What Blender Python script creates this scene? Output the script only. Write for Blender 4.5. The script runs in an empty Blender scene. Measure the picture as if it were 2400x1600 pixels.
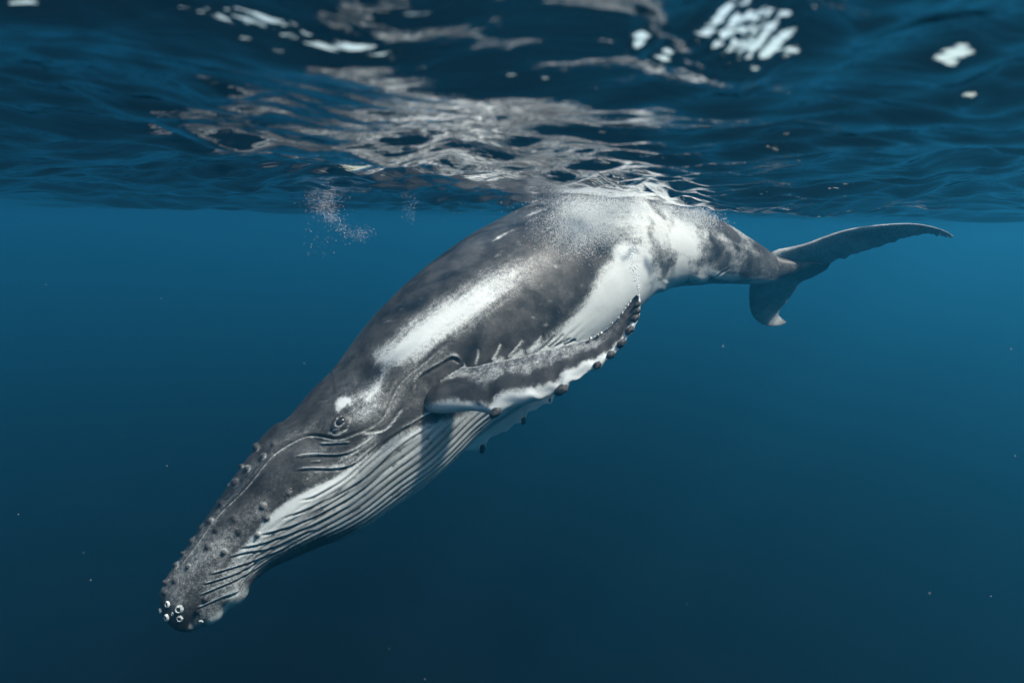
import bpy, math, random
import numpy as np
from mathutils import Matrix

# ------------------------------------------------------------------ camera, sky, sun, exposure
sc = bpy.context.scene
rng = np.random.default_rng(7)
random.seed(7)
CAM_Z, PITCH, ROLL, FPX = -0.335, math.radians(8.75), math.radians(1.0), 1650.0      # metres, radians, focal length in photo pixels (2400 wide)
cd = bpy.data.cameras.new('camera')
cam = bpy.data.objects.new('camera', cd)
sc.collection.objects.link(cam)
cam.location = (0, 0, CAM_Z)
cam.rotation_euler = (Matrix.Rotation(math.pi / 2 - PITCH, 3, 'X') @ Matrix.Rotation(ROLL, 3, 'Z')).to_euler()
cd.sensor_width = 36.0
cd.lens = FPX / 2400.0 * 36.0
cd.clip_start, cd.clip_end = 0.02, 1500.0
cd.dof.use_dof = True
cd.dof.focus_distance = 5.9
cd.dof.aperture_fstop = 1.5
sc.camera = cam

SUN_EL, SUN_AZ = math.radians(56), math.radians(116)        # azimuth clockwise from +Y (the view direction)
world = bpy.data.worlds.new('World')
sc.world = world
world.use_nodes = True
wn = world.node_tree
for n in list(wn.nodes): wn.nodes.remove(n)
wo = wn.nodes.new('ShaderNodeOutputWorld'); wb = wn.nodes.new('ShaderNodeBackground'); ws = wn.nodes.new('ShaderNodeTexSky')
ws.sky_type = 'NISHITA'; ws.sun_disc = False
ws.sun_elevation = SUN_EL; ws.sun_rotation = SUN_AZ
ws.dust_density = 3.0; ws.ozone_density = 0.8; ws.air_density = 2.1
wb.inputs['Strength'].default_value = 0.15
wn.links.new(ws.outputs[0], wb.inputs[0]); wn.links.new(wb.outputs[0], wo.inputs[0])

sd_ = bpy.data.lights.new('sun', 'SUN')
sd_.energy = 4.0
sd_.angle = math.radians(4.0)
sd_.color = (1.0, 0.945, 0.865)
sun = bpy.data.objects.new('sun', sd_)
sc.collection.objects.link(sun)
sun.location = (6, -6, 12)
sun.rotation_euler = (math.pi / 2 - SUN_EL, 0, math.pi - SUN_AZ)

sc.view_settings.view_transform = 'Standard'
sc.view_settings.look = 'None'
sc.view_settings.exposure = 0.80
sc.view_settings.gamma = 1.0
sc.render.engine = 'CYCLES'
sc.cycles.use_denoising = True
sc.cycles.max_bounces = 6
sc.cycles.diffuse_bounces = 2
sc.cycles.glossy_bounces = 2
sc.cycles.transmission_bounces = 4
sc.cycles.transparent_max_bounces = 8
sc.cycles.volume_bounces = 0
sc.cycles.sample_clamp_indirect = 4.0

# ------------------------------------------------------------------ helpers
COS, SIN = math.cos(PITCH), math.sin(PITCH)
RC, RS = math.cos(ROLL), math.sin(ROLL)
def at(px, py, d):
    """photo pixel (2400 x 1600) and distance along the view axis -> point of the place"""
    px, py, d = np.asarray(px, float), np.asarray(py, float), np.asarray(d, float)
    a = (px - 1200) / FPX * d; b = (800 - py) / FPX * d
    x = a * RC - b * RS; u = a * RS + b * RC
    return np.stack([x, u * SIN + d * COS, CAM_Z + u * COS - d * SIN], -1)
def unproject(p):
    x = p[..., 0]; y = p[..., 1]; z = p[..., 2] - CAM_Z
    d = y * COS - z * SIN; u = y * SIN + z * COS
    return 1200 + (x * RC + u * RS) / d * FPX, 800 - (u * RC - x * RS) / d * FPX, d
def on_water(px, py):
    """where the line of sight through a photo pixel meets the calm sea surface"""
    a, b = at(px, py, 1.0), np.array([0, 0, CAM_Z]); k = -CAM_Z / (a[2] - CAM_Z)
    return b + (a - b) * k, k
def spline(tk, vk, t):
    """natural cubic spline through (tk, vk)"""
    tk = np.asarray(tk, float); vk = np.asarray(vk, float); t = np.asarray(t, float)
    one = vk.ndim == 1
    if one: vk = vk[:, None]
    n = len(tk); h = np.diff(tk)
    A = np.zeros((n, n)); r = np.zeros((n, vk.shape[1])); A[0, 0] = A[-1, -1] = 1
    for i in range(1, n - 1):
        A[i, i - 1] = h[i - 1]; A[i, i] = 2 * (h[i - 1] + h[i]); A[i, i + 1] = h[i]
        r[i] = 6 * ((vk[i + 1] - vk[i]) / h[i] - (vk[i] - vk[i - 1]) / h[i - 1])
    m = np.linalg.solve(A, r)
    i = np.clip(np.searchsorted(tk, t) - 1, 0, n - 2)
    a = (tk[i + 1] - t)[:, None]; b = (t - tk[i])[:, None]; hh = h[i][:, None]
    out = m[i] * a**3 / (6 * hh) + m[i + 1] * b**3 / (6 * hh) + (vk[i] / hh - m[i] * hh / 6) * a + (vk[i + 1] / hh - m[i + 1] * hh / 6) * b
    return out[:, 0] if one else out
def lerp(tk, vk, t): return np.interp(t, tk, vk)
def sstep(a, b, x):
    t = np.clip((x - a) / (b - a), 0, 1); return t * t * (3 - 2 * t)
def unit(v): return v / np.maximum(np.linalg.norm(v, axis=-1, keepdims=True), 1e-9)

class Noise:
    """smooth value noise on arrays"""
    def __init__(self, seed): self.g = np.random.default_rng(seed).random((64, 64, 64))
    def __call__(self, p):
        i = np.floor(p).astype(int); f = p - i; f = f * f * (3 - 2 * f)
        out = 0
        for a in (0, 1):
            for b in (0, 1):
                for c in (0, 1):
                    w = (f[..., 0] if a else 1 - f[..., 0]) * (f[..., 1] if b else 1 - f[..., 1]) * (f[..., 2] if c else 1 - f[..., 2])
                    out = out + w * self.g[(i[..., 0] + a) & 63, (i[..., 1] + b) & 63, (i[..., 2] + c) & 63]
        return out
    def fbm(self, p, o=4):
        s = 0; a = .5
        for k in range(o): s = s + a * self(p * 2**k + 17.3 * k); a *= .5
        return s / (1 - .5**o)
noise = Noise(3)

def mesh_obj(name, verts, faces, mat, parent=None, smooth=True, attrs=None):
    me = bpy.data.meshes.new(name)
    verts = np.asarray(verts, np.float32)
    F = faces if isinstance(faces, np.ndarray) else None
    if F is not None:
        k = F.shape[1]
        me.vertices.add(len(verts)); me.vertices.foreach_set('co', verts.ravel())
        me.loops.add(F.size); me.loops.foreach_set('vertex_index', F.ravel().astype(np.int32))
        me.polygons.add(len(F)); me.polygons.foreach_set('loop_start', np.arange(0, F.size, k, dtype=np.int32))
        me.update(calc_edges=True)
    else:
        me.from_pydata([tuple(v) for v in verts], [], faces)
    me.validate()
    if smooth: me.polygons.foreach_set('use_smooth', np.ones(len(me.polygons), bool))
    for k, v in (attrs or {}).items():
        a = me.attributes.new(k, 'FLOAT', 'POINT'); a.data.foreach_set('value', np.asarray(v, np.float32))
    me.materials.append(mat)
    o = bpy.data.objects.new(name, me)
    sc.collection.objects.link(o)
    if parent is not None: o.parent = parent
    return o
def tag(o, label=None, cat=None, group=None, kind=None):
    for k, v in (('label', label), ('category', cat), ('group', group), ('kind', kind)):
        if v: o[k] = v
    return o
def grid_faces(nu, nv, wrap_v=False):
    i = np.arange(nu - 1)[:, None]; j = np.arange(nv if wrap_v else nv - 1)[None, :]
    j2 = (j + 1) % nv
    return np.stack([i * nv + j, i * nv + j2, (i + 1) * nv + j2, (i + 1) * nv + j], -1).reshape(-1, 4)

class NT:
    def __init__(self, name):
        self.m = bpy.data.materials.new(name); self.m.use_nodes = True
        self.t = self.m.node_tree
        for n in list(self.t.nodes): self.t.nodes.remove(n)
        self.out = self.t.nodes.new('ShaderNodeOutputMaterial')
    def n(self, kind, inputs=None, **props):
        nd = self.t.nodes.new('ShaderNode' + kind)
        for k, v in props.items(): setattr(nd, k, v)
        for k, v in (inputs or {}).items():
            if hasattr(v, 'is_output'): self.t.links.new(v, nd.inputs[k])
            else: nd.inputs[k].default_value = v
        return nd
    def math(self, op, a, b=0.0, c=0.0, clamp=False):
        nd = self.n('Math', {0: a, 1: b, 2: c}, operation=op); nd.use_clamp = clamp
        return nd.outputs[0]
    def ramp(self, v, a, b, lo=0.0, hi=1.0):
        return self.n('MapRange', {0: v, 1: a, 2: b, 3: lo, 4: hi}, interpolation_type='SMOOTHSTEP').outputs[0]
    def noise(self, co, scale, detail=3.0, rough=.55, dist=0.0):
        return self.n('TexNoise', {'Vector': co, 'Scale': scale, 'Detail': detail, 'Roughness': rough, 'Distortion': dist}).outputs[0]
    def mix(self, f, a, b, blend='MIX'):
        nd = self.n('Mix', data_type='RGBA', blend_type=blend)
        for idx, v in ((0, f), (6, a), (7, b)):
            if hasattr(v, 'is_output'): self.t.links.new(v, nd.inputs[idx])
            else: nd.inputs[idx].default_value = v
        return nd.outputs[2]
    def link(self, a, b): self.t.links.new(a, b)

# ------------------------------------------------------------------ materials
def mat_water():
    m = NT('sea_surface_water')
    co = m.n('NewGeometry').outputs['Position']
    mp = m.n('Mapping', {'Vector': co, 'Scale': (.42, 1.25, 1.0)}).outputs[0]
    h = m.math('ADD', m.math('MULTIPLY', m.noise(mp, 9.0, 3.0, .5, .6), 1.0), m.math('MULTIPLY', m.noise(mp, 26.0, 2.0, .5, .4), .25))
    far = m.n('VectorMath', {0: co}, operation='LENGTH').outputs['Value']
    b = m.n('Bump', {'Strength': m.ramp(far, 4.0, 16.0, 1.0, .08), 'Distance': 0.010, 'Height': h}).outputs[0]
    fr = m.n('Fresnel', {'IOR': 1.333, 'Normal': b}).outputs[0]
    tr = m.n('BsdfTransparent', {'Color': (.97, .99, 1, 1)})
    gl = m.n('BsdfGlossy', {'Color': (.96, .98, 1, 1), 'Roughness': 0.0, 'Normal': b})
    mx = m.n('MixShader', {0: fr, 1: tr.outputs[0], 2: gl.outputs[0]})
    m.link(mx.outputs[0], m.out.inputs['Surface'])
    return m.m
def mat_haze():
    m = NT('sea_water_volume')
    v = m.n('VolumePrincipled', {'Color': HAZE_COLOR, 'Density': HAZE_DENSITY, 'Anisotropy': HAZE_G, 'Absorption Color': HAZE_ABS})
    m.link(v.outputs[0], m.out.inputs['Volume'])
    return m.m
HAZE_COLOR, HAZE_DENSITY, HAZE_G, HAZE_ABS = (.042, .51, .98, 1), .035, .65, (0, 0, 0, 1)

def mat_skin():
    m = NT('whale_skin')
    co = m.n('TexCoord').outputs['Object']
    p = m.n('Attribute', attribute_name='pigment').outputs['Fac']
    n1 = m.noise(co, 6.0, 5.0, .6)
    n2 = m.noise(co, 34.0, 4.0, .65)
    n3 = m.noise(co, 130.0, 2.0, .6)
    # mottled edge: the pale pigment breaks up into blotches and specks where it is thin
    n4 = m.noise(co, 75.0, 3.0, .7)
    jit = m.math('ADD', m.math('ADD', m.math('MULTIPLY', m.math('SUBTRACT', n1, .5), .45), m.math('MULTIPLY', m.math('SUBTRACT', n4, .5), .9)),
                 m.math('ADD', m.math('MULTIPLY', m.math('SUBTRACT', n2, .5), .9), m.math('MULTIPLY', m.math('SUBTRACT', n3, .5), .9)))
    mid = m.math('MULTIPLY', m.math('MULTIPLY', p, m.math('SUBTRACT', 1.0, p)), 4.0, clamp=True)
    v = m.math('ADD', p, m.math('MULTIPLY', jit, m.math('ADD', m.math('MULTIPLY', mid, .72), .16)), clamp=True)
    v = m.math('ADD', m.math('MULTIPLY', m.ramp(v, .12, .88), .7), m.math('MULTIPLY', v, .3))
    dark = m.mix(m.ramp(n1, .35, .7), (.020, .0195, .0185, 1), (.054, .051, .048, 1))
    col = m.mix(v, dark, (.60, .625, .60, 1))
    throat_shade = m.n('Attribute', attribute_name='throat_shade').outputs['Fac']
    col = m.mix(1.0, col, throat_shade, 'MULTIPLY')
    # pale scars and flecks
    vo = m.n('TexVoronoi', {'Vector': m.n('Mapping', {'Vector': co, 'Scale': (1, 1, 1)}).outputs[0], 'Scale': 22.0, 'Randomness': 1.0}).outputs['Distance']
    fleck = m.math('MULTIPLY', m.ramp(vo, .09, .03), m.ramp(m.noise(co, 3.0, 2.0), .52, .66))
    col = m.mix(m.math('MULTIPLY', fleck, .55), col, (.5, .5, .48, 1))
    hb = m.math('ADD', m.math('MULTIPLY', n2, .6), m.math('MULTIPLY', n3, .4))
    b = m.n('Bump', {'Strength': .35, 'Distance': .008, 'Height': hb}).outputs[0]
    s = m.n('BsdfPrincipled', {'Base Color': col, 'Roughness': .40, 'Specular IOR Level': .2, 'Normal': b})
    m.link(s.outputs[0], m.out.inputs['Surface'])
    return m.m
def mat_simple(name, a, b, scale, rough=.6, spec=.2, bump=.3):
    m = NT(name)
    co = m.n('TexCoord').outputs['Object']
    n1 = m.noise(co, scale, 4.0, .6)
    col = m.mix(m.ramp(n1, .35, .65), a, b)
    bp = m.n('Bump', {'Strength': bump, 'Distance': .004, 'Height': n1}).outputs[0]
    s = m.n('BsdfPrincipled', {'Base Color': col, 'Roughness': rough, 'Specular IOR Level': spec, 'Normal': bp})
    m.link(s.outputs[0], m.out.inputs['Surface'])
    return m.m
def mat_bubble():
    m = NT('air_bubble')
    s = m.n('BsdfPrincipled', {'Base Color': (.93, .97, .96, 1), 'Roughness': .15, 'Specular IOR Level': .8, 'IOR': 1.33})
    m.link(s.outputs[0], m.out.inputs['Surface'])
    return m.m
M_WATER, M_HAZE, M_SKIN, M_BUBBLE = mat_water(), mat_haze(), mat_skin(), mat_bubble()
M_KNOB = mat_simple('knob_skin', (.030, .030, .031, 1), (.085, .083, .08, 1), 45.0, .55, .25, .6)
M_BARN = mat_simple('barnacle_shell', (.30, .31, .29, 1), (.70, .72, .67, 1), 45.0, .7, .2, .6)
M_BHOLE = mat_simple('barnacle_mouth', (.02, .022, .03, 1), (.06, .06, .065, 1), 60.0, .6, .2, .3)
M_EYE = mat_simple('eyeball', (.008, .008, .009, 1), (.02, .018, .017, 1), 60.0, .12, .5, .0)

# ------------------------------------------------------------------ the sea surface and the water under it
def axis(fine, step0, growth_near, lim, growth_far):
    """coordinates from 0 outwards: a fine step that widens slowly to `fine`, then fast to `lim`"""
    c = [0.0]; s = step0
    while c[-1] < lim:
        c.append(c[-1] + s)
        s *= growth_near if c[-1] < fine else growth_far
    return np.array(c)
xp = axis(6.0, .008, 1.008, 380, 1.10)
gx = np.concatenate([-xp[:0:-1], xp])
yp = axis(10.0, .008, 1.0065, 380, 1.08)
ym = axis(.5, .06, 1.03, 380, 1.18)
gy = np.concatenate([.9 - ym[:0:-1], .9 + yp])
X, Y = np.meshgrid(gx, gy, indexing='ij')
GLINTS = [(1750, 120, 155, 30, 1.12), (1500, 134, 26, 9, .9), (1560, 150, 24, 8, .9), (1795, 22, 20, 12, .8), (1948, 46, 15, 12, .8), (2050, 84, 46, 13, 1.0), (2244, 22, 16, 12, .8), (2278, 24, 14, 12, .8),
          (2238, 155, 76, 8, 1.0), (2250, 207, 26, 5, 1.05), (2300, 206, 26, 5, 1.05), (2320, 332, 66, 6, 1.6), (1765, 193, 14, 8, .9), (250, 9, 14, 12, .8), (811, 33, 13, 13, .8), (1096, 4, 14, 10, .8)]
def waves(X, Y):
    r = np.random.default_rng(21)
    # slow domain warp so that crests bend and never repeat
    wx = X + .25 * np.sin(.9 * Y + 1.3) + .12 * np.sin(2.1 * X - 1.7 * Y); wy = Y + .22 * np.sin(.8 * X + .4) + .10 * np.sin(1.9 * Y + 2.3 * X)
    z = np.zeros_like(X)
    step = np.maximum(np.gradient(gx)[:, None], np.gradient(gy)[None, :])
    for k in range(74):
        lam = 3.6 * (0.075 / 3.6) ** (k / 73.0) * r.uniform(.85, 1.15)
        a = r.normal(.0, .55) + (1.35 if k % 2 else -1.2 + math.pi)     # two crossing trains, mostly along the view
        kx, ky = math.cos(a) * 2 * math.pi / lam, math.sin(a) * 2 * math.pi / lam
        slope = .036 if lam > .8 else (.058 if lam > .22 else .058 * (lam / .22) ** .5)
        amp = slope * lam / (2 * math.pi)
        ph = kx * wx + ky * wy + r.uniform(0, 6.28)
        s = np.sin(ph)
        if lam > .3: s = s + .22 * np.cos(2 * ph)
        fade = np.clip(lam / (3.0 * step) - .6, 0, 1)
        patch = 1.0
        if lam < .6:
            patch = .53 + .85 * sstep(-.2, .8, np.sin(1.1 * X + .6 * Y + k * .7) * np.sin(.7 * Y - .8 * X + 1.0 + k * .3))
            patch = patch * (1 + .9 * np.exp(-((X - .5) / 1.9) ** 2 - ((Y - 5.2) / 3.0) ** 2))
        z += amp * s * fade * patch
    R_ = np.hypot(X, Y)
    z *= (.80 + .20 * sstep(1.6, 4.2, Y)) * (1 - .82 * sstep(5.5, 18, R_))
    # steep little wave faces that let the sky glint through
    for px, py, wx_, wy_, k in GLINTS:
        c, d = on_water(px, py)
        rx = wx_ / FPX * d
        ry = abs(on_water(px, py + wy_)[0][1] - c[1])
        ux, uy = (X - c[0]) / rx, (Y - c[1] - .25 * (X - c[0])) / ry
        win = np.exp(-ux ** 2) * np.exp(-(uy / 2.2) ** 2)
        z -= .66 * k * ry * np.tanh(uy) * win
        z += .045 * ry * (np.sin(26 * ux + 7 * uy + 1.5 * np.sin(5 * ux)) + .7 * np.sin(41 * ux + 9 * uy)) * win * (wx_ > 100)
    return z
Z = waves(X, Y)
surf = mesh_obj('sea_surface', np.stack([X, Y, Z], -1).reshape(-1, 3), grid_faces(len(gx), len(gy))[:, ::-1].copy(), M_WATER)
tag(surf, 'rippled sea surface seen from below with grey reflections of the whale', kind='structure')
def water_z(x, y): 
    i = np.clip(np.searchsorted(gx, x), 1, len(gx) - 1); j = np.clip(np.searchsorted(gy, y), 1, len(gy) - 1)
    return Z[i, j]

B = 375.0
hv = [(x, y, z) for z in (-11.0, .9) for (x, y) in ((-B, -B), (B, -B), (B, B), (-B, B))]
hf = [(0, 3, 2, 1), (4, 5, 6, 7), (0, 1, 5, 4), (1, 2, 6, 5), (2, 3, 7, 6), (3, 0, 4, 7)]
gb = np.linspace(-360, 360, 181)
BX, BY = np.meshgrid(gb, gb, indexing='ij')
BZ = -9.6 + .5 * (noise.fbm(np.stack([BX * .05, BY * .05, 0 * BX], -1), 4) - .5)
M_DARK_FLOOR = mat_simple('light_absorbing_floor', (.002, .003, .004, 1), (.003, .004, .005, 1), .3, .95, .0, .0)
dark_floor = mesh_obj('added_dark_floor', np.stack([BX, BY, BZ], -1).reshape(-1, 3), grid_faces(181, 181)[:, ::-1].copy(), M_DARK_FLOOR)  # invented black floor, added to darken the water towards the bottom
tag(dark_floor, 'added black floor that darkens the lower water', kind='structure')
haze = mesh_obj('haze', hv, hf, M_HAZE, smooth=False)
tag(haze, 'deep blue sea water fading into the distance', kind='stuff')

# ------------------------------------------------------------------ the whale
# stations from chin to tail: back outline (px), belly outline (px), distance of the axis, side/height ratio, roll (deg)
ST = [
    ((417, 1466), (417, 1467), 5.10, .90, 10),
    ((396, 1454), (447, 1468), 5.10, .90, 10),
    ((382, 1432), (474, 1462), 5.10, .90, 10),
    ((377, 1395), (506, 1440), 5.12, .88, 10),
    ((392, 1345), (540, 1405), 5.16, .86, 11),
    ((419, 1296), (580, 1372), 5.20, .85, 12),
    ((465, 1222), (634, 1325), 5.27, .84, 13),
    ((514, 1140), (715, 1282), 5.36, .84, 14),
    ((580, 1048), (810, 1243), 5.48, .85, 14),
    ((640, 1003), (912, 1183), 5.62, .88, 14),
    ((700, 942), (990, 1130), 5.74, .92, 14),
    ((757, 893), (1060, 1075), 5.88, .95, 14),
    ((847, 778), (1140, 1005), 6.06, .98, 14),
    ((930, 688), (1230, 940), 6.26, 1.0, 14),
    ((1020, 614), (1312, 880), 6.48, 1.0, 14),
    ((1122, 551), (1395, 812), 6.72, .98, 14),
    ((1224, 502), (1468, 752), 6.98, .95, 14),
    ((1330, 476), (1525, 707), 7.24, .90, 13),
    ((1440, 477), (1568, 676), 7.50, .84, 12),
    ((1550, 492), (1620, 665), 7.80, .76, 12),
    ((1646, 516), (1690, 663), 8.12, .66, 12),
    ((1730, 554), (1750, 666), 8.42, .56, 12),
    ((1806, 593), (1812, 662), 8.72, .55, 12),
    ((1850, 614), (1854, 654), 8.88, 1.9, 12),
    ((1885, 630), (1888, 648), 9.02, 5.0, 12),
    ((1908, 640), (1909, 645), 9.10, 15., 12),
    ((1916, 643), (1916, 644), 9.13, 30., 12)]
stD = np.array([s[0] for s in ST], float); stV = np.array([s[1] for s in ST], float)
stc = (stD + stV) / 2; sth = np.linalg.norm(stD - stV, axis=1) / 2; std = np.array([s[2] for s in ST])
C0 = at(stc[:, 0], stc[:, 1], std)
tk = np.concatenate([[0], np.cumsum(np.linalg.norm(np.diff(C0, axis=0), axis=1) + .004)]); LEN = tk[-1]; tk /= LEN
NS, NTH = 900, 352
tt = np.linspace(0, 1, NS) ** 1.12
Cc = spline(tk, C0, tt)
hh = np.maximum(spline(tk, sth * std / FPX, tt), .002)
hh[0] = .002
ww = hh * lerp(tk, [s[3] for s in ST], tt)
roll = np.radians(lerp(tk, [s[4] for s in ST], tt))
Tn = unit(np.gradient(Cc, axis=0))
for _ in range(6):
    Tn[1:-1] = unit(Tn[:-2] + Tn[1:-1] + Tn[2:])
camp = np.array([0, 0, CAM_Z])
Vw = unit(camp - Cc)
Lat0 = unit(Vw - (Vw * Tn).sum(-1, keepdims=True) * Tn)
Dor0 = unit(np.cross(Lat0, Tn)); Dor0 *= np.sign(Dor0[:, 2:3])
lobe_dir = at(2160, 545, 8.25) - at(1850, 632, 8.86)
roll_tail = math.atan2(lobe_dir @ Dor0[-30], lobe_dir @ Lat0[-30])
roll = roll + (roll_tail - roll) * sstep(.84, .965, tt)
cr, sr = np.cos(roll)[:, None], np.sin(roll)[:, None]
Lat = cr * Lat0 + sr * Dor0; Dor = cr * Dor0 - sr * Lat0
th = np.arange(NTH) * 2 * math.pi / NTH
ct, s_t = np.cos(th)[None, :], np.sin(th)[None, :]
head = sstep(.34, .10, tt)[:, None]                     # 1 on the snout
ped = sstep(.70, .95, tt)[:, None]
up = np.clip(ct, 0, 1); dn = np.clip(-ct, 0, 1)
latf = s_t * (1 - head * (.42 * up ** 1.4) + head * .06 * dn - ped * .15 * dn ** 3 - ped * .2 * up ** 3)
dorf = ct * np.ones_like(tt)[:, None]
P0 = Cc[:, None] + Dor[:, None] * (dorf * hh[:, None])[..., None] + Lat[:, None] * (latf * ww[:, None])[..., None]
def normals(P):
    du = np.gradient(P, axis=0)
    dv = np.roll(P, -1, 1) - np.roll(P, 1, 1)
    n = np.cross(dv, du)
    n = unit(n)
    o = ((P - Cc[:, None]) * n).sum(-1, keepdims=True)
    return n * np.where(o.mean() < 0, -1, 1)
N0 = normals(P0)
u_, v_, dep = unproject(P0)
# side-view chart of the whale's left flank; the right flank is its mirror image
half = NTH // 2
mir = np.arange(NTH); mir = np.where(mir <= half, mir, NTH - mir)
U, V = u_[:, mir], v_[:, mir]
mpp = (dep / FPX)
near = (np.arange(NTH) <= half)[None, :] & np.ones((NS, 1), bool)
TH = (np.minimum(th, 2 * math.pi - th) * 180 / math.pi)[None, :] * np.ones((NS, 1))

def dist_poly(pts, pad=80):
    """distance to a stroke, signed side (+ = right hand / below), and position 0..1 along it, for chart points close to it"""
    pts = np.asarray(pts, float)
    x0, y0 = pts.min(0) - pad; x1, y1 = pts.max(0) + pad
    sel = (U > x0) & (U < x1) & (V > y0) & (V < y1)
    q = np.stack([U[sel], V[sel]], -1)
    best = np.full(len(q), 1e9); side = np.zeros(len(q)); pos = np.zeros(len(q))
    seg = np.linalg.norm(np.diff(pts, axis=0), axis=1); acc = np.concatenate([[0], np.cumsum(seg)])
    for i in range(len(pts) - 1):
        a, b = pts[i], pts[i + 1]; ab = b - a
        t = np.clip(((q - a) @ ab) / (ab @ ab), 0, 1)
        r = q - (a + t[:, None] * ab)
        d = np.hypot(r[:, 0], r[:, 1])
        m = d < best
        best[m] = d[m]; side[m] = np.sign(ab[0] * r[m, 1] - ab[1] * r[m, 0]); pos[m] = (acc[i] + t[m] * seg[i]) / acc[-1]
    return sel, best, side, pos
def smooth_line(pts, n=8):
    pts = np.asarray(pts, float)
    if len(pts) < 3: return pts
    t = np.concatenate([[0], np.cumsum(np.linalg.norm(np.diff(pts, axis=0), axis=1))])
    return spline(t, pts, np.linspace(0, t[-1], (len(pts) - 1) * n + 1))

disp = np.zeros((NS, NTH))            # metres along the normal
pig = np.zeros((NS, NTH))             # 0 dark skin .. 1 white skin

def blob(pts, rad, soft, val=1.0, mode='max'):
    global pig
    pts = np.asarray(pts, float)
    if len(pts) == 1: pts = np.vstack([pts, pts + .5])
    sel, d, sd, pos = dist_poly(smooth_line(pts), pad=max(np.max(rad), 1) + np.max(soft) + 20)
    r = np.interp(pos, np.linspace(0, 1, len(np.atleast_1d(rad))), np.atleast_1d(rad))
    s = np.interp(pos, np.linspace(0, 1, len(np.atleast_1d(soft))), np.atleast_1d(soft))
    vv = np.interp(pos, np.linspace(0, 1, len(np.atleast_1d(val))), np.atleast_1d(val))
    k = sstep(0, 1, (r + s - d) / (2 * s))
    if mode == 'max': pig[sel] = np.maximum(pig[sel], k * vv)
    else: pig[sel] = pig[sel] * (1 - k) + vv * k            # 'set'
def crease(pts, w=3.0, depth=6.0, lip=0.0, lip_off=None, lip_pig=0.0, dark=0.0, taper=True, side=0):
    """a fold in the skin: a groove w px wide, depth px deep, with an optional pale rounded lip (side: +1 below, -1 above, 0 both)"""
    sel, d, sd, pos = dist_poly(smooth_line(pts), pad=40)
    e = np.minimum(1, np.minimum(pos, 1 - pos) / .10) if taper else 1.0
    s = d * sd; m = mpp[sel]
    disp[sel] -= m * depth * np.exp(-(d / w) ** 2) * e
    lo = lip_off or 2.2 * w
    for q in ((-1, 1) if side == 0 else (side,)):
        g = np.exp(-((s - q * lo) / (1.1 * w)) ** 2) * e
        if lip: disp[sel] += m * lip * g
        if lip_pig: pig[sel] = np.maximum(pig[sel], lip_pig * g)
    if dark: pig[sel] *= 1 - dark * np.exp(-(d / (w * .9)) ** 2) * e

# --- pigment: belly and throat white below this line
BEL = smooth_line([(452, 1448), (480, 1400), (520, 1335), (560, 1285), (604, 1240), (640, 1203), (690, 1166), (740, 1137), (790, 1113), (840, 1080), (890, 1050),
       (930, 1024), (985, 1000), (1040, 985), (1100, 965), (1160, 915), (1225, 850), (1290, 790), (1316, 766), (1357, 726), (1391, 675), (1405, 644),
       (1432, 612), (1470, 585), (1510, 570), (1560, 640), (1640, 668), (1750, 660)], 4)
sel, d, sd, pos = dist_poly(BEL, pad=700)
SB = np.full((NS, NTH), -400.0); SB[sel] = d * sd
SB = np.where(TH > 172, np.abs(SB), SB)
soft_b = np.interp(U, [450, 620, 800, 1000, 1200, 1300, 1380, 1500, 1700], [16, 9, 12, 14, 20, 20, 16, 40, 14])
bw = np.interp(U, [420, 520, 600, 700], [.25, .45, .9, 1.0])
pig = sstep(-1, 1, SB / soft_b) * bw * np.interp(U, [600, 800, 1100, 1300], [.74, .76, .78, .93])
blob([(612, 1240), (650, 1208), (700, 1176), (760, 1144), (820, 1110)], [6, 12, 15, 12, 8], 8, [.8, 1, 1, 1, .9])
blob([(585, 1362), (640, 1324), (700, 1290), (760, 1266), (820, 1240), (870, 1214)], [8, 12, 16, 15, 10, 5], 14, [.16, .14, .12, .14, .22, .5], 'set')  # shade under the down-facing jaw and throat, painted as dark skin
# grey cast of the chin and jaw
blob([(430, 1330), (470, 1370), (520, 1300)], 40, 40, .22)
blob([(390, 1380), (420, 1400)], 25, 30, .26)
# flank stripe
blob([(905, 838), (955, 812), (1020, 765), (1090, 718), (1160, 672), (1215, 632), (1260, 602)], [24, 34, 34, 32, 28, 22, 14], [24, 30, 32, 36, 40, 44, 44], [.76, .90, .91, .88, .78, .58, .3])
blob([(905, 838), (900, 868), (880, 915), (862, 938)], [16, 10, 14, 12], [24, 26, 22, 20], [.7, .42, .7, .7])
# brow patch and the grey mist behind the eye
blob([(793, 957), (803, 944), (816, 940), (822, 950)], [7, 12, 10, 5], [8], [.8, 1, 1, .7])
blob([(812, 945), (840, 932), (870, 922)], [10, 10, 14], 16, .55)
blob([(835, 968), (870, 955)], 22, 26, .40)
blob([(870, 1000), (900, 960), (935, 905), (985, 850), (1040, 815)], 12, 26, .26)
blob([(690, 1020), (740, 1000)], 10, 22, .20)
blob([(600, 1085), (560, 1140), (500, 1225), (440, 1310)], 8, 20, .30)
blob([(520, 1260), (600, 1200)], 20, 40, .24)
blob([(420, 1350), (500, 1290), (560, 1250)], 26, 40, .34)
blob([(640, 1040), (700, 1010)], 8, 20, .22)
blob([(720, 1060), (800, 1050)], 10, 22, .22)
blob([(720, 1120), (780, 1090)], 8, 20, .30)
blob([(800, 1072), (845, 1050), (880, 1020)], 8, 14, .42)
blob([(790, 1095), (850, 1065)], 8, 14, .45)
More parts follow.
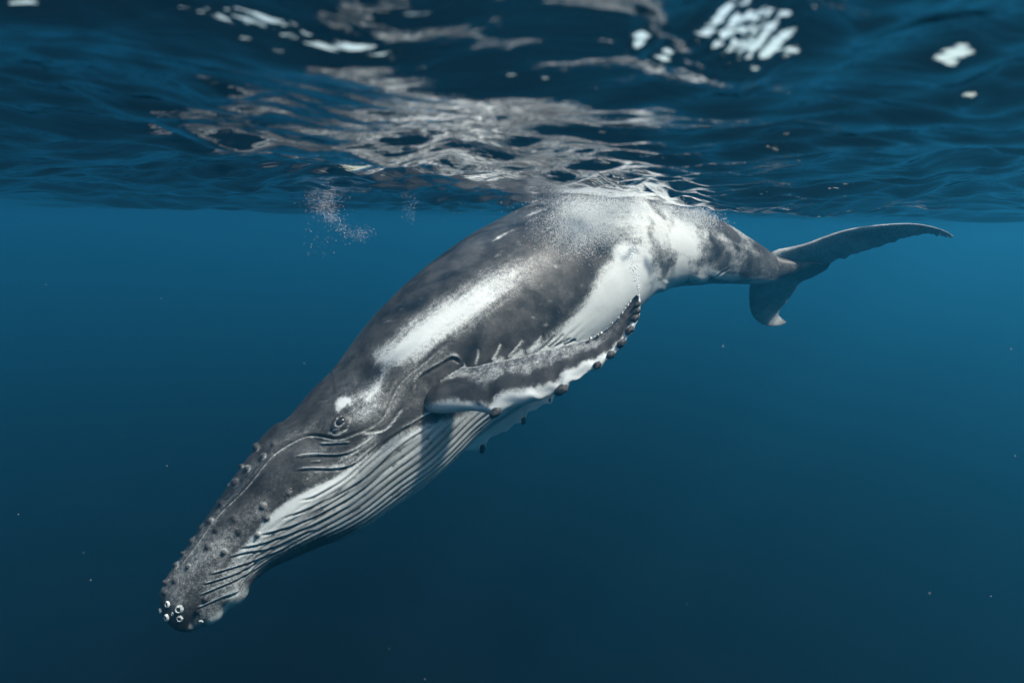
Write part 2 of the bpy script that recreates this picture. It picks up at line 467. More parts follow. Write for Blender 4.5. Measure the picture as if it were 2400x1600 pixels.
# body dark patch keeps its own shade; tail stock mottling
blob([(1430, 520), (1500, 520), (1560, 545), (1520, 580)], 40, 40, .46)
blob([(1560, 520), (1640, 560), (1640, 600)], [20, 30, 30], 34, .50)
blob([(1500, 600), (1560, 580)], 40, 30, .6)
blob([(1440, 560), (1480, 530)], 20, 40, .32)
blob([(1360, 500), (1420, 505)], 24, 34, .30)
blob([(1470, 600), (1500, 640), (1490, 690)], [34, 44, 30], 22, .97)
blob([(1590, 560), (1620, 590), (1650, 600)], [30, 26, 16], 30, .85)
blob([(1600, 610), (1597, 650)], 14, 10, .92)
blob([(1552, 596), (1556, 640)], [4, 8], 22, .36, 'set')
blob([(1622, 622), (1650, 622), (1660, 610)], [8, 10, 8], 16, .28, 'set')
blob([(1622, 652), (1650, 655)], [10, 9], 8, .97)
blob([(1672, 640), (1710, 652), (1770, 652), (1815, 648)], [7, 7, 7, 5], 8, [.9, .7, .6, .3])
blob([(1640, 540), (1700, 560), (1750, 582), (1785, 598)], [12, 9, 5, 3], [16, 12, 10, 8], [.5, .5, .45, .2])
blob([(1690, 600), (1730, 618), (1800, 632)], [14, 12, 10], 14, .10, 'set')
blob([(1812, 622), (1930, 646)], [34, 34], 24, .16, 'set')  # tail end painted dark to continue the fluke's shaded underside despite the sun
blob([(1690, 575), (1750, 600)], 14, 20, .34)
blot = noise.fbm(P0 * np.array([3.2, 3.2, 4.2]) + 2.2, 5)
tailm = sstep(1440, 1520, U) * sstep(1800, 1740, U)
pig = np.clip(pig + tailm * (.36 * sstep(.48, .64, blot) - .24 * sstep(.47, .36, blot)), 0, .93)
blob([(1550, 500), (1600, 512), (1640, 525)], 6, 10, .5)
# scars on the back
for a, b, w, k in (((1153, 567), (1200, 540), 3.5, .85), ((1190, 545), (1225, 533), 2.5, .45), ((1160, 602), (1178, 597), 3, .5), ((1095, 645), (1106, 628), 1.5, .4),
                   ((1228, 508), (1290, 490), 2.5, .7), ((1295, 622), (1315, 628), 5, .45), ((1120, 640), (1135, 632), 2, .4), ((1235, 520), (1270, 511), 2, .35)):
    blob([a, ((a[0] + b[0]) / 2, (a[1] + b[1]) / 2 - 1.5), b], [.3, w * .8, w * .5, .2], [2, 4, 5, 3], [k * .5, k * .9, k * .7, k * .3])

# thin scratches and round scars left by barnacles
rs = np.random.default_rng(31)
for _ in range(110):
    x, y = [(rs.uniform(620, 900), rs.uniform(900, 1080)), (rs.uniform(880, 1420), rs.uniform(500, 860)), (rs.uniform(450, 700), rs.uniform(1050, 1300)), (rs.uniform(1420, 1760), rs.uniform(500, 650))][rs.integers(0, 4)]
    a_ = rs.normal(-.75, .5); L_ = rs.uniform(8, 46); c_ = rs.normal(0, 3)
    blob([(x, y), (x + L_ / 2 * math.cos(a_) + c_, y + L_ / 2 * math.sin(a_)), (x + L_ * math.cos(a_), y + L_ * math.sin(a_))], [.2, .5, .2], [1.1, 1.7, 1.1], rs.uniform(.16, .42))
for _ in range(26):
    x, y = rs.uniform(850, 1450), rs.uniform(500, 860)
    sel = (np.abs(U - x) < 20) & (np.abs(V - y) < 20); d = np.hypot(U[sel] - x, (V[sel] - y) * rs.uniform(.8, 1.3)); r0 = rs.uniform(1.5, 4.5)
    pig[sel] = np.maximum(pig[sel], rs.uniform(.14, .32) * np.exp(-((d - r0) / 1.3) ** 2)); pig[sel] = pig[sel] * (1 - .45 * np.exp(-(d / (r0 * .7)) ** 4))

# --- throat pleats: long grooves that run from the chin to the navel
wob = 1.6 * np.sin(tt * 21)[:, None] + .8 * np.sin(tt * 47 + 1)[:, None]
PL = 6.1
ph = (180 - TH + wob * sstep(0, 20, 180 - TH)) / PL
saw = np.abs(np.sin(math.pi * (ph + .5)))
lobe = np.exp(-((U - 525) / 42) ** 2 - ((V - 1432) / 34) ** 2)
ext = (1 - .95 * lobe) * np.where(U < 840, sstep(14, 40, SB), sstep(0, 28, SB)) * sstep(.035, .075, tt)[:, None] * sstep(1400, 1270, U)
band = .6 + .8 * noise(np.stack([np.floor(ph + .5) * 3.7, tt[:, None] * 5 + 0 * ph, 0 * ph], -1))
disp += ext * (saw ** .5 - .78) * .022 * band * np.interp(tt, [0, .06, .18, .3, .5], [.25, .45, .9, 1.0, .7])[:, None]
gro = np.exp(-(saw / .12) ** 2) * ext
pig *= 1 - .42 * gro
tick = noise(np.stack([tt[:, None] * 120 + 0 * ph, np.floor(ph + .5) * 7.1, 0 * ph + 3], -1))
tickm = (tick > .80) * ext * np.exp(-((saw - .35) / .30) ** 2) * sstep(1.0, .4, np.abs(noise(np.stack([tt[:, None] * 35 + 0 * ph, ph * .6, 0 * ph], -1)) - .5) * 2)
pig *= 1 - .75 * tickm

# --- mouth line, jaw folds, folds in front of the flipper
MOUTH = [(376, 1392), (398, 1356), (426, 1318), (472, 1256), (514, 1202), (568, 1149), (606, 1103), (644, 1061), (683, 1036), (717, 1021), (752, 1021), (790, 1027),
         (828, 1016), (866, 1000), (888, 984), (904, 958), (914, 934), (944, 887), (973, 862), (1008, 834), (1037, 809), (1056, 800), (1073, 806)]
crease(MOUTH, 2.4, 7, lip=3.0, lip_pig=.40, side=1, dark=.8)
sel, d, sd, pos = dist_poly(smooth_line(MOUTH), pad=70)
disp[sel] -= mpp[sel] * 9 * sstep(0, 1, (-d * sd) / 26 ) * sstep(.62, .40, pos) * sstep(0, .05, pos)     # the upper jaw sits inside the lower one
crease([(970, 912), (978, 894), (995, 876), (1014, 865), (1046, 846), (1062, 839), (1078, 853)], 3.0, 9, lip=3.5, lip_pig=.30, side=-1)
crease([(846, 1013), (874, 1010), (900, 1003), (919, 983), (941, 954)], 2.4, 5, lip=4, lip_pig=.55, side=1)
crease([(747, 1043), (785, 1042), (823, 1039)], 2.0, 4, lip=3, lip_pig=.60, side=-1)
crease([(683, 1077), (715, 1071), (759, 1069), (798, 1068), (830, 1058), (860, 1040), (887, 1019)], 2.4, 4.5, lip=4, lip_pig=.60, side=-1)
crease([(728, 1085), (753, 1084)], 2.0, 3, lip=2, lip_pig=.45, side=-1)
crease([(686, 1106), (718, 1101), (759, 1101), (804, 1098), (836, 1086), (866, 1060), (897, 1034)], 2.4, 4.5, lip=4, lip_pig=.62, side=-1)
for i, g in enumerate(([(700, 1174), (728, 1168), (766, 1149), (804, 1126), (842, 1094), (881, 1059), (906, 1034), (935, 1015), (983, 990)],
          [(657, 1217), (705, 1200), (759, 1177), (823, 1142), (874, 1107), (919, 1062), (967, 1026), (1015, 996)],
          [(606, 1256), (644, 1246), (700, 1228), (770, 1196), (840, 1156), (900, 1110)],
          [(560, 1286), (606, 1277), (660, 1259), (702, 1244), (759, 1218), (820, 1186)],
          [(533, 1310), (576, 1296), (625, 1288), (683, 1264), (740, 1240)],
          [(487, 1350), (530, 1337), (568, 1325), (625, 1303), (680, 1280)],
          [(474, 1372), (515, 1360), (560, 1343), (606, 1315)],
          [(466, 1398), (514, 1378), (568, 1353), (600, 1332)],
          [(462, 1428), (514, 1404), (560, 1380)])):
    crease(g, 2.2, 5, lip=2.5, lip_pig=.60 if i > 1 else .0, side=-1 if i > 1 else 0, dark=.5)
crease([(935, 1010), (965, 995), (1000, 975), (1040, 962)], 2.2, 5, lip=3, lip_pig=.5, side=-1)
# ends of the pleats behind the flipper
for a, b in (((1088, 862), (1089, 848)), ((1115, 856), (1123, 816)), ((1153, 846), (1176, 803)), ((1189, 838), (1228, 794)), ((1232, 826), (1273, 786)),
             ((1262, 822), (1302, 784)), ((1282, 816), (1322, 782)), ((1300, 812), (1338, 792)), ((1320, 808), (1352, 796))):
    dk = a[0] > 1250
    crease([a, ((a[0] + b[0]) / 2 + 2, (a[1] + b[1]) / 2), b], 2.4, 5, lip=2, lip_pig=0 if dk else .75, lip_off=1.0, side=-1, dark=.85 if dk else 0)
blob([(1165, 846), (1176, 842)], 6, 10, .6); blob([(1205, 838), (1222, 828)], 7, 12, .7); blob([(1245, 822), (1262, 808)], 8, 10, .75)
# tail stock folds, navel bump
crease([(1572, 606), (1570, 632), (1560, 662)], 7, 2.2, lip=1.5, side=1)
crease([(1665, 662), (1690, 642), (1712, 628)], 2, 1.5, lip=1, lip_pig=.25)
def bump(x, y, r, h, p=None, ring=0.0, k=2.0):
    sel = (np.abs(U - x) < 4 * r) & (np.abs(V - y) < 4 * r)
    d = np.hypot(U[sel] - x, V[sel] - y)
    disp[sel] += mpp[sel] * h * np.exp(-(d / r) ** k)
    if p is not None:
        g = np.exp(-(d / (1.15 * r)) ** 4); pig[sel] = pig[sel] * (1 - g) + p * g
    if ring: pig[sel] = np.maximum(pig[sel], ring * np.exp(-((d - 1.25 * r) / (.35 * r)) ** 2))
bump(1636, 652, 16, 5); bump(1556, 684, 11, 5, k=2)
# fleshy chin lobe
sel, d, sd, pos = dist_poly(smooth_line([(556, 1392), (543, 1416), (522, 1440), (498, 1454)]), pad=90)
g_ = np.exp(-(d / 21) ** 2)
disp[sel] += mpp[sel] * 13 * g_ * (1 + .12 * np.sin(pos * 9)); pig[sel] = np.maximum(pig[sel], .62 * sstep(.35, .7, g_))
crease([(446, 1470), (452, 1452), (462, 1436)], 5, 9)
# tubercles of both jaws
for x, y, r in ((443, 1330, 9), (409, 1359, 8), (487, 1283, 9), (526, 1294, 9), (508, 1241, 8), (562, 1248, 9), (551, 1216, 8), (602, 1252, 9), (627, 1212, 9),
                (618, 1187, 8), (675, 1158, 8), (616, 1066, 8), (575, 1097, 8), (541, 1126, 9), (514, 1177, 9), (491, 1221, 9), (465, 1232, 9), (446, 1262, 9),
                (425, 1296, 9), (407, 1322, 8), (390, 1362, 8), (480, 1403, 10), (388, 1388, 9), (597, 1042, 8), (560, 1086, 8), (527, 1130, 8), (500, 1172, 8), (640, 1036, 7)):
    bump(x + 2 * math.sin(y), y + 2 * math.cos(x), r * (.74 + .2 * math.sin(x * 2.3 + y)), r * .68 * (1 + .35 * math.sin(x * 1.7 + y)), .06, ring=.26 + .16 * math.sin(x * .9), k=2.5)
# blowhole ridge
sel, d, sd, pos = dist_poly([(592, 1030), (618, 1012), (650, 1000)], pad=40)
disp[sel] += mpp[sel] * 9 * np.exp(-(d / 14) ** 2)
# eye socket and lids
ex, ey, ea = 799, 990, math.radians(-52)
sel = (np.abs(U - ex) < 60) & (np.abs(V - ey) < 60)
qx, qy = U[sel] - ex, V[sel] - ey
ra = (qx * math.cos(ea) + qy * math.sin(ea)); rb = (-qx * math.sin(ea) + qy * math.cos(ea))
e1 = np.hypot(ra / 12.5, rb / 8.5); e2 = np.hypot((ra + 2) / 30, (rb + 0) / 19)
disp[sel] += mpp[sel] * (2.5 * np.exp(-((e1 - 1.1) / .25) ** 2) - 7 * np.exp(-(e1 / .75) ** 4) + 6 * np.exp(-(e2 / .9) ** 4) - 3 * np.exp(-((e2 - 1) / .12) ** 2))
pig[sel] = np.where(e2 < 1.15, pig[sel] * sstep(.7, 1.15, e2), pig[sel])
pig[sel] = np.maximum(pig[sel], .50 * np.exp(-((e1 - 1.05) / .11) ** 2))
pig[sel] = np.maximum(pig[sel], .35 * np.exp(-((e2 - 1.02) / .07) ** 2) * (rb > -4))
crease([(768, 1016), (785, 1007), (800, 1004)], 1.5, 3, lip_pig=.45, lip_off=.5)
crease([(782, 1017), (800, 1012), (818, 1003)], 1.5, 3, lip_pig=.45, lip_off=.5)
# muscle and fat under the skin
disp += .022 * (noise.fbm(P0 * 1.6, 3) - .5) + .006 * (noise.fbm(P0 * 7, 3) - .5)
stk = noise(np.stack([tt[:, None] * 16 + 0 * TH, TH / 2.6, 0 * TH], -1)) * .6 + noise(np.stack([tt[:, None] * 34 + 0 * TH, TH / 1.3, 0 * TH + 4], -1)) * .4
pig = pig + (stk - .5) * (.42 * sstep(.66, .54, tt) * sstep(.06, .16, tt))[:, None] * 4 * np.clip(pig, 0, 1) * np.clip(1.04 - pig, 0, 1) * (1 - .7 * ext)
pig = pig + (1 - pig) * (.02 + .16 * np.clip(noise.fbm(P0 * 3.1 + 5, 4) - .42, 0, 1) * 2)
P1 = P0 + N0 * disp[..., None]
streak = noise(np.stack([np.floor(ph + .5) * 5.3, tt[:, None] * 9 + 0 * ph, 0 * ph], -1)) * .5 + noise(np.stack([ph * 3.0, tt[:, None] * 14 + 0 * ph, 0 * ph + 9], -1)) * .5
throat_shade = 1 - ext * (.30 + .55 * np.clip(streak - .3, 0, 1)) * sstep(1320, 1180, U)  # throat shading put into the pleat colour, in streaks
body_v = P1.reshape(-1, 3); body_f = grid_faces(NS, NTH, True)
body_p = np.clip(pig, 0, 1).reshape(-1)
N1 = normals(P1)

def foil(lead, trail, tks, thick, ns=160, nc=30, pigf=None, dispf=None):
    """a flipper or a fluke lobe: sections between a leading and a trailing edge, closed at the tip"""
    lead, trail = np.asarray(lead, float), np.asarray(trail, float)
    L, Tr = at(lead[:, 0], lead[:, 1], lead[:, 2]), at(trail[:, 0], trail[:, 1], trail[:, 2])
    t = np.linspace(0, 1, ns)
    L, Tr = spline(tks, L, t), spline(tks, Tr, t)
    sp = unit(np.gradient((L + Tr) / 2, axis=0)); ch = Tr - L
    n = unit(np.cross(sp, ch)); n *= np.sign(((camp - (L + Tr) / 2) * n).sum(-1, keepdims=True))
    c = (1 - np.cos(np.linspace(0, math.pi, nc))) / 2
    prof = 5 * (.2969 * np.sqrt(c) - .126 * c - .3516 * c**2 + .2843 * c**3 - .1036 * c**4)
    cc = np.concatenate([c, c[-2:0:-1]]); pp = np.concatenate([prof, -prof[-2:0:-1]]); up_ = np.concatenate([np.ones(nc), np.zeros(nc - 2)])
    cl = np.linalg.norm(ch, axis=1)
    tq = np.interp(t, np.linspace(0, 1, len(thick)), thick)
    S, Cg = np.meshgrid(t, cc, indexing='ij'); UP = np.ones_like(S) * up_[None]
    P = L[:, None] + ch[:, None] * Cg[..., None] + n[:, None] * (pp[None] * (cl * tq)[:, None])[..., None]
    if dispf is not None: P = P + n[:, None] * (dispf(S, Cg, UP) * np.where(UP > .5, 1, -1))[..., None]
    nv = len(cc)
    pg = pigf(S, Cg, UP, P)
    v = np.concatenate([P.reshape(-1, 3), P[-1].mean(0)[None], P[0].mean(0)[None]])
    f = grid_faces(ns, nv, True)
    a = np.arange(nv); b = (a + 1) % nv; k = (ns - 1) * nv
    caps = np.concatenate([np.stack([k + a, k + b, np.full(nv, ns * nv), np.full(nv, ns * nv)], -1), np.stack([b, a, np.full(nv, ns * nv + 1), np.full(nv, ns * nv + 1)], -1)])
    return v, f, caps[:, :3], np.concatenate([pg.reshape(-1), [pg[-1].mean(), pg[0].mean()]])

# --- left flipper (towards the camera)
fl_l = [(975, 945, 5.62), (1002, 962, 5.40), (1050, 964, 5.26), (1105, 961, 5.18), (1150, 968, 5.11), (1186, 959, 5.06), (1227, 942, 5.02), (1269, 929, 4.99), (1310, 916, 4.97), (1340, 890, 4.96),
        (1388, 864, 4.96), (1434, 830, 4.98), (1470, 785, 5.01), (1490, 745, 5.04), (1498, 710, 5.07), (1499, 694, 5.08)]
fl_t = [(978, 905, 5.72), (1020, 872, 5.66), (1062, 858, 5.56), (1100, 860, 5.44), (1132, 854, 5.34), (1168, 846, 5.28), (1205, 839, 5.23), (1240, 831, 5.19), (1275, 821, 5.16), (1320, 810, 5.13),
        (1362, 799, 5.11), (1408, 779, 5.11), (1445, 748, 5.11), (1470, 717, 5.12), (1484, 698, 5.12), (1492, 691, 5.10)]
KN = [(1161, 964, 15, 5.06), (1316, 911, 17, 4.96), (1399, 854, 11, 4.95), (1431, 830, 12, 4.97), (1456, 803, 12, 4.99), (1476, 772, 12, 5.01), (1488, 744, 11, 5.03), (1492, 728, 10, 5.04), (1494, 712, 9, 5.06)]
KF = [(1130, 1047, 9, 6.97), (1226, 982, 8, 7.18), (1287, 934, 5, 7.3)]
def dense(pts, n=140): return spline(np.linspace(0, 1, len(pts)), np.asarray(pts, float), np.linspace(0, 1, n))
def bulge(pts, spots, amp, outward, w=15):
    q = pts.copy()
    for x, y, r in spots:
        g = np.exp(-((pts[:, 0] - x) ** 2 + (pts[:, 1] - y) ** 2) / (w * w * 1.0))
        q[:, :2] += g[:, None] * np.asarray(outward) * amp * r
    return q
fl_l = bulge(dense(fl_l), [(k[0], k[1], k[2] / 12) for k in KN] + [(1227, 943, .7), (1262, 930, .9), (1355, 884, .8)], 8, (.35, .94), 16)
fl_t = dense(fl_t)
fk = np.linspace(0, 1, len(fl_l))
def fl_pig(S, Cg, UP, P):
    n1 = noise.fbm(P * 9, 4); n2 = noise.fbm(P * 26, 3)
    edge = .13 + .04 * np.sin(S * 23) + .14 * (n2 - .5) + .09 * sstep(.2, .45, S)
    edge *= sstep(.03, .20, S)
    p = .98 * sstep(edge + .13, edge - .09, Cg)
    rear = sstep(.50, .72, Cg + .5 * (n1 - .5)) * (.34 + .5 * (n2 - .5)) * sstep(.98, .6, S)
    tr_ = .5 * sstep(.93, .99, Cg)
    pu = np.maximum(np.maximum(p, rear), tr_)
    return np.where(UP > .5, pu, .92)
def fl_disp(S, Cg, UP):
    lump = .014 * np.sin(S * 46 + 1) * np.exp(-((Cg - .06) / .08) ** 2) * sstep(.12, .3, S) * sstep(1, .9, S)
    wr = 0
    for k in range(7):
        c0 = .50 + .065 * k + .25 * (S - .12)
        wr = wr - .010 * np.exp(-((Cg - c0) / .012) ** 2) * np.exp(-((S - .12 - .012 * k) / .09) ** 2)
    return lump + wr * UP
fA = foil(fl_l, fl_t, fk, [.40, .36, .30, .24, .20, .20, .24], 260, 44, fl_pig, fl_disp)
# --- right flipper (beyond the belly)
fr_l = [(1010, 1010, 6.6), (1050, 1045, 6.75), (1093, 1056, 6.9), (1128, 1050, 7.0), (1150, 1024, 7.06), (1186, 1004, 7.12), (1222, 982, 7.18), (1240, 962, 7.22), (1262, 952, 7.26), (1290, 934, 7.3), (1310, 905, 7.35), (1322, 885, 7.38)]
fr_t = [(1060, 950, 6.7), (1085, 965, 6.85), (1110, 975, 7.0), (1135, 972, 7.1), (1160, 960, 7.16), (1185, 945, 7.22), (1210, 930, 7.28), (1235, 918, 7.32), (1260, 905, 7.36), (1285, 893, 7.4), (1305, 885, 7.42), (1318, 880, 7.42)]
fr_l = bulge(dense(fr_l), [(k[0], k[1], 1.0) for k in KF] + [(1186, 1004, .7), (1165, 1018, .5), (1252, 958, .6)], 10, (.3, .95), 12); fr_t = dense(fr_t)
fB = foil(fr_l, fr_t, np.linspace(0, 1, len(fr_l)), [.24, .2, .18, .2], 160, 30, lambda S, Cg, UP, P: 1.0 - .12 * noise.fbm(P * 8, 3))
# --- flukes
k_l = [(1786, 622, 8.72), (1816, 592, 8.70), (1874, 577, 8.60), (1942, 552, 8.48), (2010, 534, 8.36), (2078, 526, 8.26), (2129, 524, 8.20), (2168, 528, 8.16), (2207, 538, 8.14), (2230, 550, 8.13), (2235, 554, 8.13)]
k_t = [(1892, 648, 9.12), (1900, 634, 9.08), (1935, 619, 8.96), (1985, 602, 8.82), (2045, 583, 8.66), (2105, 563, 8.48), (2150, 552, 8.36), (2180, 549, 8.28), (2208, 554, 8.20), (2226, 557, 8.15), (2234, 556, 8.13)]
def fk_pig(S, Cg, UP, P):
    n1 = noise.fbm(P * 6, 4)
    lead_ = .45 * sstep(.16, .05, Cg + .10 * (n1 - .5)) * sstep(.15, .4, S)
    tip = .85 * np.exp(-((S - .92) / .035) ** 2) * (Cg < .5)  # bright highlight near the tip painted as pale skin
    return np.maximum(np.maximum(.52 + .5 * (n1 - .5), lead_ * 1.5), tip)
def fk_disp(S, Cg, UP): return .004 * np.sin(S * 60) * sstep(.9, 1, Cg)
def jag(pts, amp, seed, skip=1):
    r = np.random.default_rng(seed); out = []
    n = 60; p = np.asarray(pts, float); t = np.linspace(0, 1, len(p)); q = spline(t, p, np.linspace(0, 1, n))
    q[4:-3, 1] += r.normal(0, amp, n - 7)
    return q
fC = foil(spline(np.linspace(0, 1, len(k_l)), k_l, np.linspace(0, 1, 60)), jag(k_t, 1.7, 5), np.linspace(0, 1, 60), [.30, .24, .19, .16, .15, .13, .13, .13, .13, .15, .18, .24], 200, 30, fk_pig)
l_l = [(1790, 628, 8.80), (1762, 660, 8.96), (1756, 691, 9.20), (1758, 722, 9.48), (1768, 745, 9.72), (1788, 760, 9.92), (1812, 764, 10.05), (1832, 761, 10.1), (1842, 756, 10.12)]
l_t = [(1894, 640, 9.14), (1886, 652, 9.24), (1868, 673, 9.42), (1854, 693, 9.62), (1840, 711, 9.82), (1828, 726, 9.98), (1825, 738, 10.08), (1834, 748, 10.12), (1842, 753, 10.13)]
fD = foil(spline(np.linspace(0, 1, len(l_l)), l_l, np.linspace(0, 1, 60)), jag(l_t, 1.2, 9), np.linspace(0, 1, 60), [.28, .20, .15, .13, .11, .1, .1, .12, .2], 160, 30, lambda S, Cg, UP, P: .52 + .4 * (noise.fbm(P * 6, 4) - .5) - .36 * sstep(.75, .95, S))  # tip pigment darkened to offset the sunlight it catches

origin = P1.reshape(-1, 3).mean(0)
whale = bpy.data.objects.new('humpback_whale', None)
sc.collection.objects.link(whale)
whale.location = origin
tag(whale, 'dark grey humpback whale with white flank stripe and pleated belly diving head down', 'whale')
vs, qs, ts, ps = [body_v], [body_f], [], [body_p]
off = len(body_v)
for v, f, c, p in (fA, fB, fC, fD):
    vs.append(v); qs.append(f + off); ts.append(c + off); ps.append(np.clip(p, 0, 1)); off += len(v)
allv = np.concatenate(vs) - origin
quads = np.concatenate(qs); tris = np.concatenate(ts)
me = bpy.data.meshes.new('body')
me.vertices.add(len(allv)); me.vertices.foreach_set('co', allv.astype(np.float32).ravel())
li = np.concatenate([quads.ravel(), tris.ravel()]).astype(np.int32)
me.loops.add(len(li)); me.loops.foreach_set('vertex_index', li)
ls = np.concatenate([np.arange(len(quads)) * 4, len(quads) * 4 + np.arange(len(tris)) * 3]).astype(np.int32)
me.polygons.add(len(ls)); me.polygons.foreach_set('loop_start', ls)
me.update(calc_edges=True); me.validate()
me.polygons.foreach_set('use_smooth', np.ones(len(me.polygons), bool))
tn = np.concatenate([throat_shade.reshape(-1), np.ones(len(allv) - throat_shade.size)])
a = me.attributes.new('throat_shade', 'FLOAT', 'POINT'); a.data.foreach_set('value', tn.astype(np.float32))
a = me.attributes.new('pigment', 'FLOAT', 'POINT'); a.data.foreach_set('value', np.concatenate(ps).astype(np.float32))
me.materials.append(M_SKIN)
body = bpy.data.objects.new('body', me); sc.collection.objects.link(body); body.parent = whale

# ------------------------------------------------------------------ eye, knobs and barnacles
def ico(sub):
    import bmesh
    bm = bmesh.new(); bmesh.ops.create_icosphere(bm, subdivisions=sub, radius=1.0)
    v = np.array([x.co[:] for x in bm.verts]); f = np.array([[q.index for q in p.verts] for p in bm.faces]); bm.free()
    return v, f
def surf_at(x, y):
    """point and normal of the near flank at a chart position"""
    dd = np.where(near, (U - x) ** 2 + (V - y) ** 2, 1e9)
    i = np.unravel_index(np.argmin(dd), dd.shape)
    return P1[i], N1[i], P1[i].copy(), i
def frame_from(n, t):
    n = n / np.linalg.norm(n); t = t - n * (t @ n); t = t / np.linalg.norm(t)
    return np.stack([t, np.cross(n, t), n], 1)
iv, ifc = ico(3)
p, n, _, _ = surf_at(799, 990)
R = frame_from(n, at(780, 1014, 5.4) - at(818, 966, 5.4))
mesh_obj('eye', (iv * np.array([.040, .028, .020])) @ R.T + p + n * .010 - origin, ifc, M_EYE, whale)

def knob(c, r, ax, seed, mat=M_KNOB):
    nz = 1 + .42 * (noise.fbm(iv * 2.3 + seed * 3.1, 4) - .5) * 2
    R = frame_from(ax, np.array([0.3, .2, .9]))
    v = (iv * nz[:, None] * np.array([r * .74, r * .78, r * 1.15])) @ R.T + c
    return mesh_obj('knob', v - origin, ifc, mat, whale)
for i, (x, y, r, d) in enumerate(KN):
    c = at(x, y + 2, d); knob(c, .92 * r * d / FPX, at(x + 8, y - 5, d) - c, i)
for i, (x, y, r, d) in enumerate(KF):
    c = at(x + 1, y + 4, d); knob(c, r * d / FPX, at(x + 3, y - 8, d) - c, 20 + i)
def barnacle(x, y, r, lift=.3, d=None, n=None):
    if d is None:
        p, n, _, i = surf_at(x, y); rr = r * dep[i] / FPX
    else:
        p = at(x, y, d); rr = r * d / FPX
    R = frame_from(n, np.array([.5, .1, .8]))
    k = 18; ang = np.arange(k) * 2 * math.pi / k
    rings = [(1.05, -.25), (1.0, .15), (.86, .55), (.66, .72), (.52, .62), (.46, .35)]
    v = []
    for ra_, z in rings:
        rib = 1 + .05 * np.cos(ang * 6)
        v.append(np.stack([np.cos(ang) * ra_ * rr * rib, np.sin(ang) * ra_ * rr * rib, np.full(k, z * rr)], -1))
    vv = np.concatenate(v); vv = vv * (1 + .45 * (noise.fbm(vv / rr * 1.3 + x * .37, 3) - .5))[:, None]; vv = vv @ R.T + p - n * rr * .15
    o = mesh_obj('barnacle', vv - origin, grid_faces(len(rings), k, True), M_BARN, whale)
    w = np.concatenate([np.stack([np.cos(ang) * .5 * rr, np.sin(ang) * .5 * rr, np.full(k, .40 * rr)], -1), [[0, 0, .46 * rr]]]) @ R.T + p
    mesh_obj('barnacle_mouth', w - origin, [(j, (j + 1) % k, k) for j in range(k)], M_BHOLE, o)
for x, y, r in ((394, 1416, 8), (420, 1427, 10.5), (379, 1430, 7), (392, 1446, 9), (422, 1448, 8), (470, 1455, 6), (406, 1437, 4)):
    barnacle(x, y, r)
r_ = np.random.default_rng(4)
for x, y in ((1383, 792), (1400, 783), (1407, 779), (1430, 762), (1433, 757), (1449, 744), (1457, 733), (1464, 722), (1470, 714), (1476, 706)):
    barnacle(x, y, r_.uniform(2.2, 4.2), d=5.07, n=np.array([-.4, -.5, .75]))

# ------------------------------------------------------------------ bubbles and drifting specks
b1v, b1f = ico(1)
def bubbles(name, pos, rad, label, mat=M_BUBBLE):
    pos = np.asarray(pos); rad = np.asarray(rad); n = len(pos)
    keep = pos[:, 2] < water_z(pos[:, 0], pos[:, 1]) - rad
    pos, rad = pos[keep], rad[keep]; n = len(pos)
    sq = np.random.default_rng(1).uniform(.75, 1.25, (n, 1, 3))
    v = (b1v[None] * rad[:, None, None] * sq + pos[:, None]).reshape(-1, 3)
    f = (b1f[None] + (np.arange(n) * len(b1v))[:, None, None]).reshape(-1, 3)
    return tag(mesh_obj(name, v, f, mat), label, kind='stuff')
r_ = np.random.default_rng(11)
def cloud(n, path, spread, d0, dspread, rmin, rmax):
    path = np.asarray(path, float); t = np.linspace(0, 1, len(path)); q = r_.random(n)
    c = np.stack([np.interp(q, t, path[:, 0]), np.interp(q, t, path[:, 1])], -1)
    sp = np.interp(q, t, np.linspace(0, 1, len(spread)) if False else np.interp(t, np.linspace(0, 1, len(spread)), spread))
    c = c + r_.normal(0, 1, (n, 2)) * sp[:, None]
    return at(c[:, 0], c[:, 1], d0 + r_.normal(0, dspread, n)), rmin + (rmax - rmin) * r_.random(n) ** 3
pa, ra1 = cloud(2100, [(748, 432), (760, 470), (778, 512)], [30, 18, 9], 6.0, .15, .0007, .0028)
pb, rb1 = cloud(650, [(775, 505), (815, 552), (868, 545)], [10, 10, 9], 6.0, .12, .0007, .0028)
pc, rc1 = cloud(70, [(735, 520), (750, 590)], [22, 22], 6.0, .2, .001, .003)
bubbles('bubble_plume', np.concatenate([pa, pb, pc]), np.concatenate([ra1, rb1, rc1]), 'thin curtain of rising bubbles left of the whale\'s back')
pa, ra1 = cloud(170, [(975, 455), (955, 485), (960, 520)], [10, 6, 12], 6.2, .1, .0008, .003)
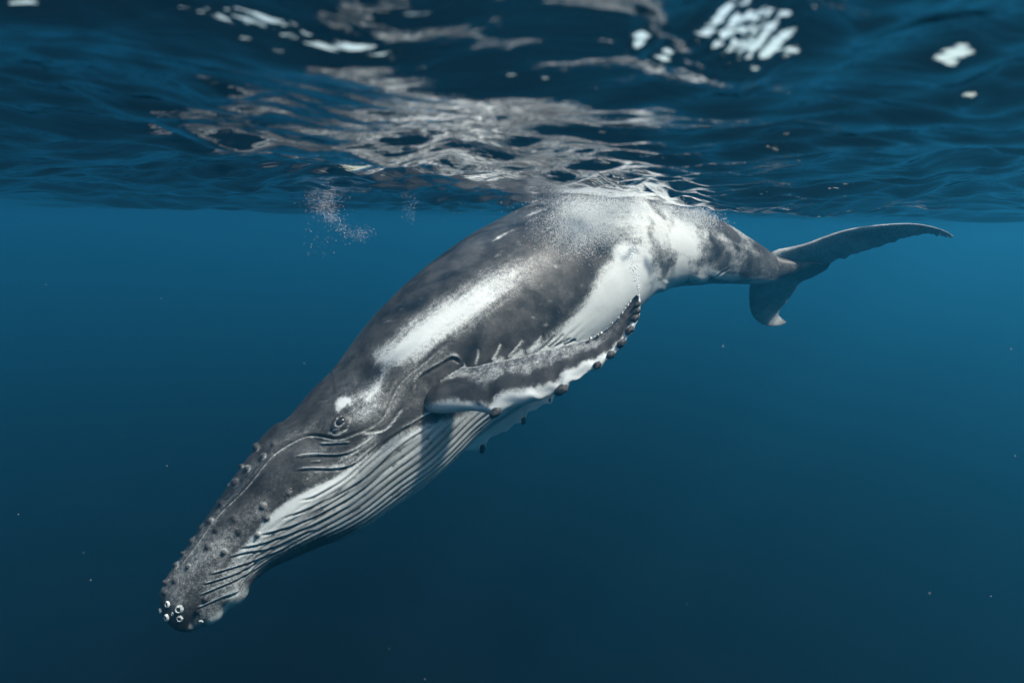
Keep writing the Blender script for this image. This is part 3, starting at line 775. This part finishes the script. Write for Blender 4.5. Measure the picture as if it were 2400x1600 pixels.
pb, rb1 = cloud(160, [(1100, 470), (1240, 470)], [50, 20], 6.6, .1, .0008, .003)
bubbles('bubble_wisp', np.concatenate([pa, pb]), np.concatenate([ra1, rb1]), 'small wisp of bubbles under the surface just left of the whale')
def on_skin(n, wfun, lo, hi, rmin, rmax, pw=3):
    w = wfun(U, V) * near * ((N0 * unit(camp - P0)).sum(-1) > .02) * mpp ** 2
    w = (w / w.sum()).ravel(); k = r_.choice(len(w), n, p=w)
    p = P1.reshape(-1, 3)[k] + N1.reshape(-1, 3)[k] * r_.uniform(lo, hi, n)[:, None] + r_.normal(0, .012, (n, 3))
    return p, rmin + (rmax - rmin) * r_.random(n) ** pw
g = lambda cx, cy, sx, sy: (lambda u, v: np.exp(-((u - cx) / sx) ** 2 - ((v - cy) / sy) ** 2))
pa, ra1 = on_skin(48000, lambda u, v: g(1365, 520, 60, 36)(u, v) + .55 * g(1345, 560, 55, 34)(u, v) + .3 * g(1430, 500, 60, 20)(u, v), .005, .12, .0007, .0031, 2)
pb, rb1 = cloud(8000, [(1245, 474), (1330, 474), (1440, 478), (1560, 490), (1650, 506)], [9, 8, 7, 7, 9], 6.75, .12, .0008, .0038)
bubbles('bubble_cloud', np.concatenate([pa, pb]), np.concatenate([ra1, rb1]), 'dense white cloud of bubbles where the whale\'s back meets the surface')
pa, ra1 = on_skin(2600, lambda u, v: g(1610, 515, 34, 16)(u, v) + .6 * g(1650, 525, 30, 14)(u, v), .01, .08, .0012, .0055)
bubbles('bubble_patch', pa, ra1, 'patch of coarse bubbles on top of the tail stock')
pa, ra1 = cloud(420, [(1490, 560), (1478, 600), (1487, 640), (1497, 688)], [9, 6, 5, 4], 5.5, .08, .002, .006)
bubbles('bubble_trail', pa, ra1, 'thin line of bubbles streaming up from the flipper tip')
n = 80
pp_ = at(r_.uniform(-50, 2450, n), r_.uniform(480, 1600, n), r_.uniform(2.2, 8, n))
bubbles('drifting_specks', pp_, r_.uniform(.0006, .0018, n), 'tiny pale specks drifting in the blue water')
